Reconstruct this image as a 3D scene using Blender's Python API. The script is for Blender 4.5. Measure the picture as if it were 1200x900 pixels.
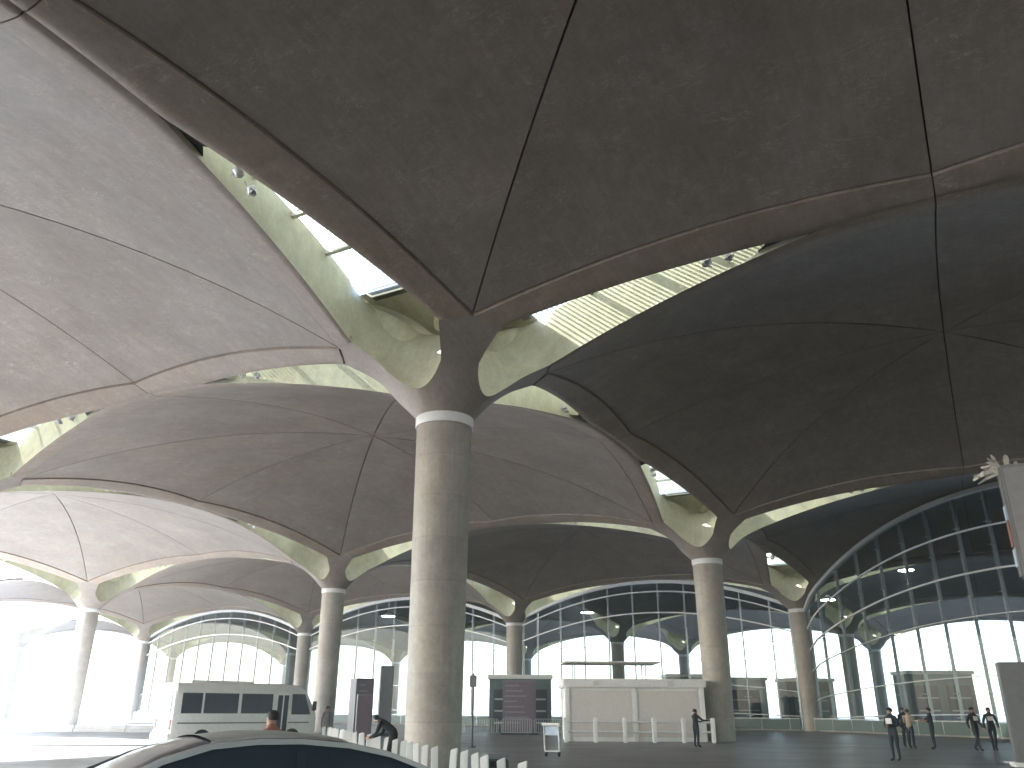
import bpy, bmesh, math, random
from math import sin, cos, pi, sqrt, hypot, radians as R
from mathutils import Vector, Matrix
random.seed(7)
for o in list(bpy.data.objects): bpy.data.objects.remove(o)
S = bpy.context.scene
COL = S.collection

# ------------------------------------------------------------------ camera
cam = bpy.data.cameras.new('camera'); camo = bpy.data.objects.new('camera', cam); COL.objects.link(camo)
cam.sensor_width = 36; cam.lens = 36*950/1200; cam.clip_end = 4000; cam.clip_start = .05
PIT, ROLL = R(21.866), R(.30)
fw = Vector((0, cos(PIT), sin(PIT))); up = Vector((0, -sin(PIT), cos(PIT))); rt = Vector((1, 0, 0))
r2 = rt*cos(ROLL)+up*sin(ROLL); u2 = -rt*sin(ROLL)+up*cos(ROLL)
mw = Matrix.Identity(4)
for k in range(3): mw[k][0] = r2[k]; mw[k][1] = u2[k]; mw[k][2] = -fw[k]
mw[2][3] = 1.6
camo.matrix_world = mw
S.camera = camo

# ------------------------------------------------------------------ light
SUN_EL, SUN_AZ = R(35), R(-100)          # azimuth clockwise from +Y
world = bpy.data.worlds.new('World'); S.world = world; world.use_nodes = True
nt = world.node_tree; bg = nt.nodes['Background']
sky = nt.nodes.new('ShaderNodeTexSky'); sky.sky_type = 'NISHITA'; sky.sun_disc = False
sky.sun_elevation = SUN_EL; sky.sun_rotation = SUN_AZ; sky.dust_density = 1.5; sky.air_density = 1.0
nt.links.new(sky.outputs[0], bg.inputs[0]); bg.inputs[1].default_value = .15
sun = bpy.data.lights.new('sun', 'SUN'); sun.energy = 5.0; sun.angle = R(.6); sun.color = (1, .975, .945)
suno = bpy.data.objects.new('sun', sun); COL.objects.link(suno)
sd = Vector((sin(SUN_AZ)*cos(SUN_EL), cos(SUN_AZ)*cos(SUN_EL), sin(SUN_EL)))
suno.rotation_euler = sd.to_track_quat('Z', 'Y').to_euler(); suno.location = (0, 0, 60)
S.view_settings.view_transform = 'Standard'; S.view_settings.look = 'None'
S.view_settings.gamma = 1; S.view_settings.exposure = 3.2
S.render.engine = 'CYCLES'
S.cycles.max_bounces = 7; S.cycles.diffuse_bounces = 4; S.cycles.glossy_bounces = 2; S.cycles.caustics_reflective = False; S.cycles.caustics_refractive = False; S.cycles.transparent_max_bounces = 14

# ------------------------------------------------------------------ materials
def newmat(name):
    m = bpy.data.materials.new(name); m.use_nodes = True
    return m, m.node_tree, m.node_tree.nodes['Principled BSDF']
def mat(name, col, rough=.6, metal=0., var=.08, scale=6., bump=0.):
    m, t, b = newmat(name); N = t.nodes; L = t.links
    b.inputs['Roughness'].default_value = rough; b.inputs['Metallic'].default_value = metal
    tc = N.new('ShaderNodeTexCoord'); nz = N.new('ShaderNodeTexNoise')
    nz.inputs['Scale'].default_value = scale; nz.inputs['Detail'].default_value = 5
    L.new(tc.outputs['Object'], nz.inputs['Vector'])
    r = N.new('ShaderNodeMapRange'); r.inputs[1].default_value = .3; r.inputs[2].default_value = .7
    r.inputs[3].default_value = 1-var; r.inputs[4].default_value = 1+var
    L.new(nz.outputs[0], r.inputs[0])
    mx = N.new('ShaderNodeVectorMath'); mx.operation = 'SCALE'; mx.inputs[0].default_value = col[:3]
    L.new(r.outputs[0], mx.inputs['Scale']); L.new(mx.outputs[0], b.inputs['Base Color'])
    if bump:
        bp = N.new('ShaderNodeBump'); bp.inputs['Strength'].default_value = bump; bp.inputs['Distance'].default_value = .02
        L.new(nz.outputs[0], bp.inputs['Height']); L.new(bp.outputs[0], b.inputs['Normal'])
    return m
def concrete(name, col, scratches=True, bands=0., seed=0., polish=.55):
    m, t, b = newmat(name); N = t.nodes; L = t.links
    tc = N.new('ShaderNodeTexCoord'); oi = N.new('ShaderNodeObjectInfo')
    off = N.new('ShaderNodeMath'); off.operation = 'MULTIPLY'; off.inputs[1].default_value = 173.; L.new(oi.outputs['Random'], off.inputs[0])
    cmb = N.new('ShaderNodeCombineXYZ'); L.new(off.outputs[0], cmb.inputs[0]); L.new(off.outputs[0], cmb.inputs[1])
    add = N.new('ShaderNodeVectorMath'); add.operation = 'ADD'; L.new(tc.outputs['Object'], add.inputs[0]); L.new(cmb.outputs[0], add.inputs[1])
    vec = add.outputs[0]
    def noise(sc, det, rough=.6, dist=0., v=vec):
        n = N.new('ShaderNodeTexNoise'); n.inputs['Scale'].default_value = sc; n.inputs['Detail'].default_value = det
        n.inputs['Roughness'].default_value = rough; n.inputs['Distortion'].default_value = dist; L.new(v, n.inputs['Vector']); return n.outputs[0]
    def rng(x, a, b_, c, d):
        r = N.new('ShaderNodeMapRange'); r.clamp = True
        for k, val in enumerate((a, b_, c, d)): r.inputs[k+1].default_value = val
        L.new(x, r.inputs[0]); return r.outputs[0]
    def mul(a, b_):
        k = N.new('ShaderNodeMath'); k.operation = 'MULTIPLY'; L.new(a, k.inputs[0]); L.new(b_, k.inputs[1]); return k.outputs[0]
    f = mul(rng(noise(.28, 5), .3, .72, .84, 1.14), rng(noise(2.2, 6, .75), .3, .72, .86, 1.15))
    f = mul(f, rng(noise(9, 4, .75), .3, .7, .92, 1.09))
    per = rng(oi.outputs['Random'], 0, 1, .93, 1.06); f = mul(f, per)
    # drag streaks left by the formwork
    mp = N.new('ShaderNodeMapping'); mp.inputs['Scale'].default_value = (.5, 5., .5) if not bands else (9, 9, .25); mp.inputs['Rotation'].default_value = (0, 0, .6 if not bands else 0)
    L.new(vec, mp.inputs['Vector']); f = mul(f, rng(noise(1.3, 5, .6, .4, mp.outputs[0]), .3, .7, .93, 1.06))
    if scratches:
        for sc, ro in ((.7, .3), (1.6, 1.9)):
            mp2 = N.new('ShaderNodeMapping'); mp2.inputs['Scale'].default_value = (sc, sc*.35, sc); mp2.inputs['Rotation'].default_value = (0, 0, ro)
            L.new(vec, mp2.inputs['Vector'])
            dn = noise(2.0, 4, .6, 1.5, mp2.outputs[0])
            a = N.new('ShaderNodeMath'); a.operation = 'SUBTRACT'; a.inputs[1].default_value = .5; L.new(dn, a.inputs[0])
            ab = N.new('ShaderNodeMath'); ab.operation = 'ABSOLUTE'; L.new(a.outputs[0], ab.inputs[0])
            line = rng(ab.outputs[0], 0, .009, 1.0, 0.0)
            msk = rng(noise(.9, 3), .44, .60, 0, .55)
            ln = mul(line, msk); one = N.new('ShaderNodeMath'); one.operation = 'ADD'; one.inputs[1].default_value = 1.; L.new(ln, one.inputs[0])
            f = mul(f, one.outputs[0])
    if bands:
        sep = N.new('ShaderNodeSeparateXYZ'); L.new(tc.outputs['Object'], sep.inputs[0])
        md = N.new('ShaderNodeMath'); md.operation = 'FRACT'; dv = N.new('ShaderNodeMath'); dv.operation = 'DIVIDE'; dv.inputs[1].default_value = bands
        L.new(sep.outputs[2], dv.inputs[0]); L.new(dv.outputs[0], md.inputs[0])
        f = mul(f, rng(md.outputs[0], 0, .04, .86, 1.0))
        fl = N.new('ShaderNodeMath'); fl.operation = 'FLOOR'; L.new(dv.outputs[0], fl.inputs[0])
        wn = N.new('ShaderNodeTexWhiteNoise'); wn.noise_dimensions = '1D'; L.new(fl.outputs[0], wn.inputs['W']); f = mul(f, rng(wn.outputs['Value'], 0, 1, .93, 1.05))
    cr = N.new('ShaderNodeMix'); cr.data_type = 'RGBA'
    cr.inputs[6].default_value = (*col, 1); cr.inputs[7].default_value = (col[0]*.98, col[1]*.945, col[2]*.90, 1)
    L.new(rng(noise(.5, 4), .42, .62, 0, 1), cr.inputs[0])
    mx = N.new('ShaderNodeVectorMath'); mx.operation = 'SCALE'; L.new(cr.outputs[2], mx.inputs[0]); L.new(f, mx.inputs['Scale'])
    L.new(mx.outputs[0], b.inputs['Base Color']); b.inputs['Roughness'].default_value = polish
    bp = N.new('ShaderNodeBump'); bp.inputs['Strength'].default_value = .25; bp.inputs['Distance'].default_value = .02
    L.new(noise(3.0, 5, .65), bp.inputs['Height']); L.new(bp.outputs[0], b.inputs['Normal'])
    return m
def glassmat(name, tint, refl=.09, rough=.0):
    m, t, b = newmat(name); N = t.nodes; L = t.links
    N.remove(b); out = N['Material Output']
    tr = N.new('ShaderNodeBsdfTransparent'); tr.inputs[0].default_value = (*tint, 1)
    gl = N.new('ShaderNodeBsdfGlossy'); gl.inputs['Roughness'].default_value = rough; gl.inputs[0].default_value = (.9, .95, .95, 1)
    fr = N.new('ShaderNodeFresnel'); fr.inputs[0].default_value = 1.45
    ad = N.new('ShaderNodeMath'); ad.operation = 'MULTIPLY_ADD'; ad.inputs[1].default_value = .45; ad.inputs[2].default_value = max(0., refl-.10); ad.use_clamp = True
    L.new(fr.outputs[0], ad.inputs[0])
    mx = N.new('ShaderNodeMixShader'); L.new(ad.outputs[0], mx.inputs[0]); L.new(tr.outputs[0], mx.inputs[1]); L.new(gl.outputs[0], mx.inputs[2])
    L.new(mx.outputs[0], out.inputs[0])
    return m
def frosted(name, tint, clear):
    m, t, b = newmat(name); N = t.nodes; L = t.links; N.remove(b)
    tr = N.new('ShaderNodeBsdfTransparent'); tr.inputs[0].default_value = (*tint, 1)
    tl = N.new('ShaderNodeBsdfTranslucent'); tl.inputs[0].default_value = (*tint, 1)
    mx = N.new('ShaderNodeMixShader'); mx.inputs[0].default_value = clear
    L.new(tl.outputs[0], mx.inputs[1]); L.new(tr.outputs[0], mx.inputs[2]); L.new(mx.outputs[0], N['Material Output'].inputs[0])
    return m
def emit(name, col, st):
    m, t, b = newmat(name); b.inputs['Base Color'].default_value = (*col, 1)
    b.inputs['Emission Color'].default_value = (*col, 1); b.inputs['Emission Strength'].default_value = st
    return m
M = dict(
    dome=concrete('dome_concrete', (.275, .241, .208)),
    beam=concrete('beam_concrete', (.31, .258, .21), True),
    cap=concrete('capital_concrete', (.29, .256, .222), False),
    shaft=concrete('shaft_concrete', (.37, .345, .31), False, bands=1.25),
    well=concrete('skylight_plaster', (.56, .55, .43), False),
    dark=mat('joint_backing', (.06, .058, .055), .9),
    ring=mat('ring_metal', (.80, .80, .80), .45, 0, .05),
    steel=mat('facade_steel', (.42, .44, .44), .4, .5, .06),
    alu=mat('white_aluminium', (.70, .71, .70), .4, .1, .05),
    glass=glassmat('facade_glass', (.54, .60, .60), .10),
    skyglass=frosted('skylight_glass', (.25, .265, .225), .35),
    lampbody=mat('lamp_housing', (.55, .55, .55), .4, .4),
    lamp=emit('lamp_lens', (1, .93, .78), 9),
    white=mat('white_paint', (.84, .84, .83), .5, 0, .05),
    panel=mat('beige_panel', (.70, .665, .63), .6, 0, .04),
    grey=mat('grey_totem', (.17, .17, .185), .35, 0, .08),
    darkgrey=mat('charcoal_metal', (.045, .05, .06), .4, .2, .1),
    purple=mat('purple_grey_print', (.16, .12, .15), .4, 0, .1),
    pale=mat('pale_print', (.7, .7, .72), .5),
    signface=mat('grey_sign_face', (.24, .24, .26), .5), strip=mat('grey_strip', (.42, .41, .38), .8), red=mat('red_print', (.24, .11, .10), .5),
    blue=mat('blue_print', (.45, .55, .68), .5),
    rubber=mat('tyre_rubber', (.02, .02, .02), .85),
    chrome=mat('chrome', (.75, .76, .78), .15, .9, .02),
    silver=mat('silver_car_paint', (.42, .44, .46), .22, .35, .02, 40),
    roofp=mat('grey_roof_paint', (.40, .41, .42), .3, .1, .03, 40),
    vanw=mat('white_bus_paint', (.82, .82, .81), .3, 0, .05),
    carglass=mat('car_window', (.035, .055, .075), .12, 0, .05),
    busglass=mat('bus_window', (.03, .04, .055), .25, 0, .1),
    lightl=mat('lamp_plastic_clear', (.7, .7, .68), .15), redl=mat('lamp_plastic_red', (.4, .02, .02), .2),
    interior=mat('interior_white', (.66, .72, .76), .6, 0, .04), floor=mat('interior_floor', (.16, .165, .165), .3, 0, .1, 1.),
    green=mat('green_glass_panel', (.10, .15, .14), .5, 0, .1),
    kerb=concrete('kerb_concrete', (.42, .40, .37), False), barrier=concrete('barrier_concrete', (.55, .53, .50), False),
    skin=mat('skin', (.48, .28, .21), .55, 0, .08), skin2=mat('skin_tan', (.33, .19, .13), .55, 0, .08), hair=mat('hair_black', (.012, .01, .01), .6),
    navy=mat('navy_cloth', (.018, .022, .035), .85, 0, .2, 20), blackc=mat('black_cloth', (.012, .012, .014), .85, 0, .2, 20),
    whitec=mat('white_cloth', (.72, .72, .74), .85, 0, .08, 20), greyc=mat('grey_cloth', (.22, .22, .23), .85, 0, .15, 20), beigec=mat('khaki_cloth', (.32, .27, .21), .85, 0, .15, 20),
    redc=mat('faded_red_cloth', (.42, .17, .13), .85, 0, .15, 20), bluec=mat('pale_blue_cloth', (.42, .47, .6), .85, 0, .1, 20),
)
def asphalt():
    m, t, b = newmat('asphalt'); N = t.nodes; L = t.links
    tc = N.new('ShaderNodeTexCoord')
    def noise(s, d):
        n = N.new('ShaderNodeTexNoise'); n.inputs['Scale'].default_value = s; n.inputs['Detail'].default_value = d; L.new(tc.outputs['Object'], n.inputs['Vector']); return n.outputs[0]
    a = noise(.12, 6); g = noise(40, 3)
    cr = N.new('ShaderNodeValToRGB'); e = cr.color_ramp.elements
    e[0].position = .32; e[0].color = (.165, .164, .168, 1); e[1].position = .7; e[1].color = (.24, .238, .243, 1); L.new(a, cr.inputs[0])
    mp = N.new('ShaderNodeMapRange'); mp.inputs[3].default_value = .8; mp.inputs[4].default_value = 1.2; L.new(g, mp.inputs[0])
    mx = N.new('ShaderNodeVectorMath'); mx.operation = 'SCALE'; L.new(cr.outputs[0], mx.inputs[0]); L.new(mp.outputs[0], mx.inputs['Scale'])
    def rng(x, *v):
        r = N.new('ShaderNodeMapRange')
        for q, val in enumerate(v): r.inputs[q+1].default_value = val
        L.new(x, r.inputs[0]); return r.outputs[0]
    mpp = N.new('ShaderNodeMapping'); mpp.inputs['Scale'].default_value = (.04, .9, 1); mpp.inputs['Rotation'].default_value = (0, 0, 1.1); L.new(tc.outputs['Object'], mpp.inputs['Vector'])
    tn = N.new('ShaderNodeTexNoise'); tn.inputs['Scale'].default_value = 1.; tn.inputs['Detail'].default_value = 4; L.new(mpp.outputs[0], tn.inputs['Vector'])
    st = N.new('ShaderNodeMath'); st.operation = 'MULTIPLY'; L.new(rng(tn.outputs[0], .4, .62, .82, 1.08), st.inputs[0]); L.new(rng(noise(.7, 6), .36, .44, .72, 1.0), st.inputs[1])
    mx2 = N.new('ShaderNodeVectorMath'); mx2.operation = 'SCALE'; L.new(mx.outputs[0], mx2.inputs[0]); L.new(st.outputs[0], mx2.inputs['Scale'])
    L.new(mx2.outputs[0], b.inputs['Base Color'])
    rr = N.new('ShaderNodeMapRange'); rr.inputs[3].default_value = .28; rr.inputs[4].default_value = .55; L.new(noise(.3, 5), rr.inputs[0]); L.new(rr.outputs[0], b.inputs['Roughness'])
    bp = N.new('ShaderNodeBump'); bp.inputs['Strength'].default_value = .2; bp.inputs['Distance'].default_value = .01; L.new(g, bp.inputs['Height']); L.new(bp.outputs[0], b.inputs['Normal'])
    return m
M['asphalt'] = asphalt()
for q in ('busglass',): M[q].node_tree.nodes['Principled BSDF'].inputs['Specular IOR Level'].default_value = .25
M['desert'] = mat('pale_ground', (.36, .345, .32), .9, 0, .15, .05)
M['bounce_paver'] = mat('bounce_paving', (.38, .395, .415), .7, 0, .12, .4)  # pale cool tone set for the added bounce ground

# ------------------------------------------------------------------ helpers
def me(name, verts, faces, m, smooth=False, sharp=None):
    d = bpy.data.meshes.new(name); d.from_pydata(verts, [], faces); d.update()
    for mm in (m if isinstance(m, (list, tuple)) else [m]): d.materials.append(mm)
    if smooth:
        d.polygons.foreach_set('use_smooth', [True]*len(d.polygons))
        if sharp: d.set_sharp_from_angle(angle=R(sharp))
    return d
def ob(name, d, parent=None, loc=(0, 0, 0), rot=(0, 0, 0)):
    o = bpy.data.objects.new(name, d); COL.objects.link(o); o.parent = parent
    o.location = loc; o.rotation_euler = rot; return o
def tag(o, label, cat, group=None):
    o['label'] = label; o['category'] = cat
    if group: o['group'] = group
    return o
def empty(name, loc, rz=0):
    o = ob(name, None, None, loc, (0, 0, rz)); o.empty_display_size = .3; return o
class MB:
    def __init__(s): s.v = []; s.f = []
    def add(s, v, f):
        n = len(s.v); s.v += [tuple(q) for q in v]; s.f += [tuple(i+n for i in q) for q in f]; return s
    def box(s, x0, x1, y0, y1, z0, z1):
        return s.add([(x0, y0, z0), (x1, y0, z0), (x1, y1, z0), (x0, y1, z0), (x0, y0, z1), (x1, y0, z1), (x1, y1, z1), (x0, y1, z1)],
                     [(0, 3, 2, 1), (4, 5, 6, 7), (0, 1, 5, 4), (1, 2, 6, 5), (2, 3, 7, 6), (3, 0, 4, 7)])
    def tube(s, pts, r, n=10, cap=True):
        P = [Vector(q) for q in pts]; rr = r if isinstance(r, (list, tuple)) else [r]*len(P)
        v = []; prev = None
        for k, q in enumerate(P):
            t = (P[min(k+1, len(P)-1)]-P[max(k-1, 0)]).normalized()
            a = Vector((0, 0, 1)) if abs(t.z) < .9 else Vector((1, 0, 0))
            e1 = t.cross(a).normalized(); e2 = t.cross(e1)
            for i in range(n):
                an = 2*pi*i/n; v.append(q+(e1*cos(an)+e2*sin(an))*rr[k])
        f = [(k*n+i, k*n+(i+1) % n, (k+1)*n+(i+1) % n, (k+1)*n+i) for k in range(len(P)-1) for i in range(n)]
        if cap: f += [tuple(range(n)), tuple(range((len(P)-1)*n, len(P)*n))[::-1]]
        return s.add(v, f)
    def loft(s, secs, close=True, caps=True):
        n = len(secs[0]); v = [q for sec in secs for q in sec]
        f = [(k*n+i, k*n+(i+1) % n, (k+1)*n+(i+1) % n, (k+1)*n+i) for k in range(len(secs)-1) for i in range(n if close else n-1)]
        if caps and close: f += [tuple(range(n))[::-1], tuple(range((len(secs)-1)*n, len(secs)*n))]
        return s.add(v, f)
    def build(s, name, m, parent=None, smooth=False, sharp=40, bevel=0, loc=(0, 0, 0), rot=(0, 0, 0)):
        d = me(name, s.v, s.f, m)
        if bevel:
            b = bmesh.new(); b.from_mesh(d); bmesh.ops.recalc_face_normals(b, faces=b.faces)
            bmesh.ops.bevel(b, geom=list(b.edges), offset=bevel, segments=2, affect='EDGES', clamp_overlap=True); b.to_mesh(d); b.free()
        else:
            b = bmesh.new(); b.from_mesh(d); bmesh.ops.recalc_face_normals(b, faces=b.faces); b.to_mesh(d); b.free()
        if smooth or bevel:
            d.polygons.foreach_set('use_smooth', [True]*len(d.polygons)); d.set_sharp_from_angle(angle=R(sharp))
        return ob(name, d, parent, loc, rot)
def copy_tree(o, parent=None):
    c = o.copy(); COL.objects.link(c); c.parent = parent
    for ch in list(o.children): copy_tree(ch, c)
    return c

# ------------------------------------------------------------------ the column grid
L = 29.1875; h = L/2
YAW = R(28.792); UX = Vector((sin(YAW), cos(YAW), 0)); WX = Vector((-cos(YAW), sin(YAW), 0))
ORG = Vector((-2.1209, 24.2684, 0)); GROT = pi/2-YAW      # local x = u (towards the terminal), y = w (left)
Z0 = 10.1; ZC = 16.05; RC = .90
def grid(i, j): return ORG+UX*(L*i)+WX*(L*j)
def zs(a, b):
    a = sqrt(a*a+.2); b = sqrt(b*b+.2); p = 1-a/h; q = 1-b/h
    return ZC-2.55*(p*p+q*q)-.85*p*p*q*q
FL1 = 2.7
def zf(a, b):
    z = zs(a, b); r = hypot(a, b)
    if r < FL1 and r > 1e-6:
        z -= (zs(a/r*RC, b/r*RC)-Z0)*((FL1-r)/(FL1-RC))**2
    return z
S0, RE, S1 = 1.47, 1.60, 11.5          # teardrop opening: start, end radius, tip
def g(s):
    if s <= S0 or s >= S1: return 0.
    if s < S0+RE: return sqrt(max(0, RE*RE-(RE-(s-S0))**2))
    t = (s-S0-RE)/(S1-S0-RE); return RE*(1-t)**.92*(1-.12*t)
CC = 2.45                                  # plan position of a panel's cut corner
def jl(s): return CC+(.85-CC)*((s-CC)/(h-CC))
GAP = .045

# --- dome pieces (local frame centred on the bay)
def pt_edge(side, half, s, d, dz=0., fn=zs):
    """point at distance d from the edge 'side', distance s from the column at that end of it"""
    x = h-d; y = half*(h-s); z = fn(s, d)+dz
    c, sn = [(1, 0), (0, 1), (-1, 0), (0, -1)][side]
    return (c*x-sn*y, sn*x+c*y, z)
def panel_mesh(side, half):
    n, m_ = 14, 18; v = []; f = []
    def P(r, ph, dz=0):
        yo = ph*(h-CC-.02); xo = h-jl(h-yo)-GAP
        # inset for the joints along the median and the diagonal
        x = xo*r; y = yo*r
        y = GAP*.5+(y)*(1-GAP*.5/max(.4, yo)) if ph < 1e-6 else y
        if ph > 1-1e-6: y -= GAP*1.3
        if r < .02: x = .05; y = min(max(y, GAP*.5), .04)
        a, b = h-x, h-max(y, 0)
        c, sn = [(1, 0), (0, 1), (-1, 0), (0, -1)][side]
        return (c*x-sn*half*y, sn*x+c*half*y, zs(a, b)+dz)
    for i in range(n+1):
        for j in range(m_+1): v.append(P(.018+.982*i/n, j/m_))
    f = [(i*(m_+1)+j, (i+1)*(m_+1)+j, (i+1)*(m_+1)+j+1, i*(m_+1)+j+1) for i in range(n) for j in range(m_)]
    per = [j for j in range(m_+1)]+[(i)*(m_+1)+m_ for i in range(1, n+1)]+[n*(m_+1)+j for j in range(m_-1, -1, -1)]+[i*(m_+1) for i in range(n-1, 0, -1)]
    base = len(v)
    for q in per: x, y, z = v[q]; v.append((x, y, z+.16))
    k = len(per); f += [(per[q], per[(q+1) % k], base+(q+1) % k, base+q) for q in range(k)]
    if half < 0: f = [q[::-1] for q in f]
    f = [q[::-1] for q in f]
    return me('roof_panel', v, f, M['dome'], True, 35)
def beam_mesh(side, half):
    n, m_ = 36, 7; v = []
    for i in range(n+1):
        for j in range(m_+1):
            t = j/m_
            s0 = CC+GAP+.45*t
            s = s0+(h-GAP*.4-s0)*i/n
            lo = g(s); hi = jl(s)-.5*GAP; d = hi+(lo-hi)*t
            v.append(pt_edge(side, half, s, d, -.05 if t < 1 else 0, zf))
    f = [(i*(m_+1)+j, (i+1)*(m_+1)+j, (i+1)*(m_+1)+j+1, i*(m_+1)+j+1) for i in range(n) for j in range(m_)]
    per = [i*(m_+1) for i in range(n+1)]+[n*(m_+1)+j for j in range(1, m_)]
    base = len(v); st = [m_-j for j in range(m_)]+per
    for q in st: x, y, z = v[q]; v.append((x, y, z+.2))
    f += [(st[q+1], st[q], base+q, base+q+1) for q in range(len(st)-1)]
    if half < 0: f = [q[::-1] for q in f]
    return me('edge_beam', v, f, M['beam'], True, 35)
def shell_mesh():
    """continuous backing above the panels and beams: closes the joints"""
    v = [(0, 0, ZC+.15)]; f = []; rings = 16; out = []
    for side in range(4):
        ss = [2.3+(h-2.3)*(k/26)**1.0 for k in range(27)]
        pts = [(s, max(g(s)+.2 if s < S1-1.2 else .0, .0), -1) for s in ss]+[(s, max(g(s)+.2 if s < S1-1.2 else 0., 0.), 1) for s in ss[-2::-1]]
        for s, d, hf in pts:
            p = pt_edge(side, hf, s, d); out.append((p[0], p[1]))
    n = len(out)
    for r in range(1, rings+1):
        t = r/rings
        for x, y in out:
            X, Y = x*t, y*t; v.append((X, Y, zf(h-abs(X), h-abs(Y))+.15))
    f = [(0, 1+i, 1+(i+1) % n) for i in range(n)]
    f += [(1+r*n+i, 1+(r+1)*n+i, 1+(r+1)*n+(i+1) % n, 1+r*n+(i+1) % n) for r in range(rings-1) for i in range(n)]
    return me('backing_shell', v, f, M['dark'], True)
PAN = [panel_mesh(s, k) for s in range(4) for k in (1, -1)]
BEA = [beam_mesh(s, k) for s in range(4) for k in (1, -1)]
SHE = shell_mesh()
DOME_LABELS = {
    (-1, -1): 'brown-grey concrete dome directly overhead, largest panels at the top of the view',
    (-1, 0): 'pale sunlit concrete dome at upper left, beside the overhead dome',
    (0, -1): 'darkest concrete dome to the right of the central column',
    (0, 0): 'grey concrete dome directly behind the central column',
    (0, 1): 'pale concrete dome at far left, beyond the dome behind the central column',
    (1, 0): 'dark blue-grey dome meeting the glass front, left of the second column',
    (1, -1): 'dark blue-grey dome above the slanting glass wall at right',
    (1, 1): 'dark dome touching the glass front behind the two left columns',
    (1, 2): 'small pale far-left dome beside the open daylight',
}
ORD = {0: 'first', 1: 'second', 2: 'third', 3: 'fourth', 4: 'fifth', 5: 'sixth', 6: 'seventh', 7: 'eighth', 8: 'ninth', 9: 'tenth', 10: 'eleventh'}
DOMES = [(-3, j) for j in range(-4, 0)]+[(-2, j) for j in range(-5, 1)]+[(-1, j) for j in range(-5, 1)]+[(0, j) for j in range(-5, 2)]+[(1, j) for j in range(-5, 3)]+[(i, j) for i in (2, 3) for j in range(-2, 4)]  # far right bays and rearmost row are unseen, added to block sky light
for (i, j) in DOMES:
    c = grid(i+.5, j+.5)
    e = empty('roof_dome', c, GROT)
    lab = DOME_LABELS.get((i, j))
    if not lab:
        if i >= 2: lab = f'shaded dome inside the terminal, {ORD[i-2]} row behind glass, {ORD[3-j]} from left'
        else: lab = f'unseen concrete dome in {ORD[1-i]} row out from the glass front, {ORD[2-j]} from the left'
    tag(e, lab, 'roof dome', 'concrete roof domes of the canopy')
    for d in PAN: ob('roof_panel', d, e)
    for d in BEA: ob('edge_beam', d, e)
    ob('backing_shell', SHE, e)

# --- columns (local frame centred on the column)
def shaft_mesh():
    n = 40; v = []; zz = [0, .02]+[.25+k*(Z0-.55)/10 for k in range(11)]
    for z in zz:
        r = .77+(.87-.77)*z/Z0
        for i in range(n): v.append((r*cos(2*pi*i/n), r*sin(2*pi*i/n), z))
    k = len(zz); f = [(a*n+i, a*n+(i+1) % n, (a+1)*n+(i+1) % n, (a+1)*n+i) for a in range(k-1) for i in range(n)]
    f.append(tuple(range((k-1)*n, k*n)))
    return me('shaft', v, f, M['shaft'], True, 40)
def ring_mesh():
    n = 40; prof = [(.86, Z0-.32), (.905, Z0-.32), (.915, Z0-.30), (.915, Z0-.02), (.90, Z0), (.84, Z0)]; v = []
    for r, z in prof:
        for i in range(n): v.append((r*cos(2*pi*i/n), r*sin(2*pi*i/n), z))
    k = len(prof); f = [(a*n+i, a*n+(i+1) % n, (a+1)*n+(i+1) % n, (a+1)*n+i) for a in range(k-1) for i in range(n)]
    return me('collar_ring', v, f, M['ring'], True, 40)
def cap_outline():
    """first quadrant boundary from the axis of one opening to the axis of the next"""
    pts = []
    for k in range(37):
        s = S0+(CC+.45-S0)*(k/36)**1.8; pts.append((s, g(s)))
    s_, d_ = pts[-1]
    for k in range(1, 7): t = k/6; pts.append((s_+(CC-.0-s_)*t, d_+(CC-GAP*.5-d_)*t))
    return pts+[(b, a) for a, b in pts[-2::-1]]
def capital_mesh():
    o = cap_outline(); v = []; f = []; rings = 14; full = []
    for q in range(4):
        c, sn = [(1, 0), (0, 1), (-1, 0), (0, -1)][q]
        for a, b in o[:-1]: full.append((c*a-sn*b, sn*a+c*b))
    n = len(full)
    for r in range(rings+1):
        t = r/rings
        for x, y in full:
            rho = hypot(x, y); ux, uy = x/rho, y/rho; rr = RC-.02+(rho-RC+.02)*t
            X, Y = ux*rr, uy*rr; v.append((X, Y, zf(abs(X), abs(Y))-.05*min(1, t*1.0)*(1 if min(abs(X), abs(Y)) > .2 else 0)*0))
    f = [(r*n+i, r*n+(i+1) % n, (r+1)*n+(i+1) % n, (r+1)*n+i) for r in range(rings) for i in range(n)]
    b0 = len(v)
    for i in range(n): x, y, z = v[rings*n+i]; v.append((x, y, z+.2))
    m_ = n//4
    f += [(rings*n+i, rings*n+(i+1) % n, b0+(i+1) % n, b0+i) for i in range(n) if 36 <= i % m_ < m_-36]
    return me('capital', v, f, M['cap'], True, 50)
def well_outline(n=30):
    p = []
    for k in range(21): an = pi/2*k/20; p.append((S0+RE*(1-cos(an)), RE*sin(an)))
    for k in range(1, n+1):
        s = S0+RE+(S1-S0-RE)*k/n; p.append((s, g(s)))
    return p
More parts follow.
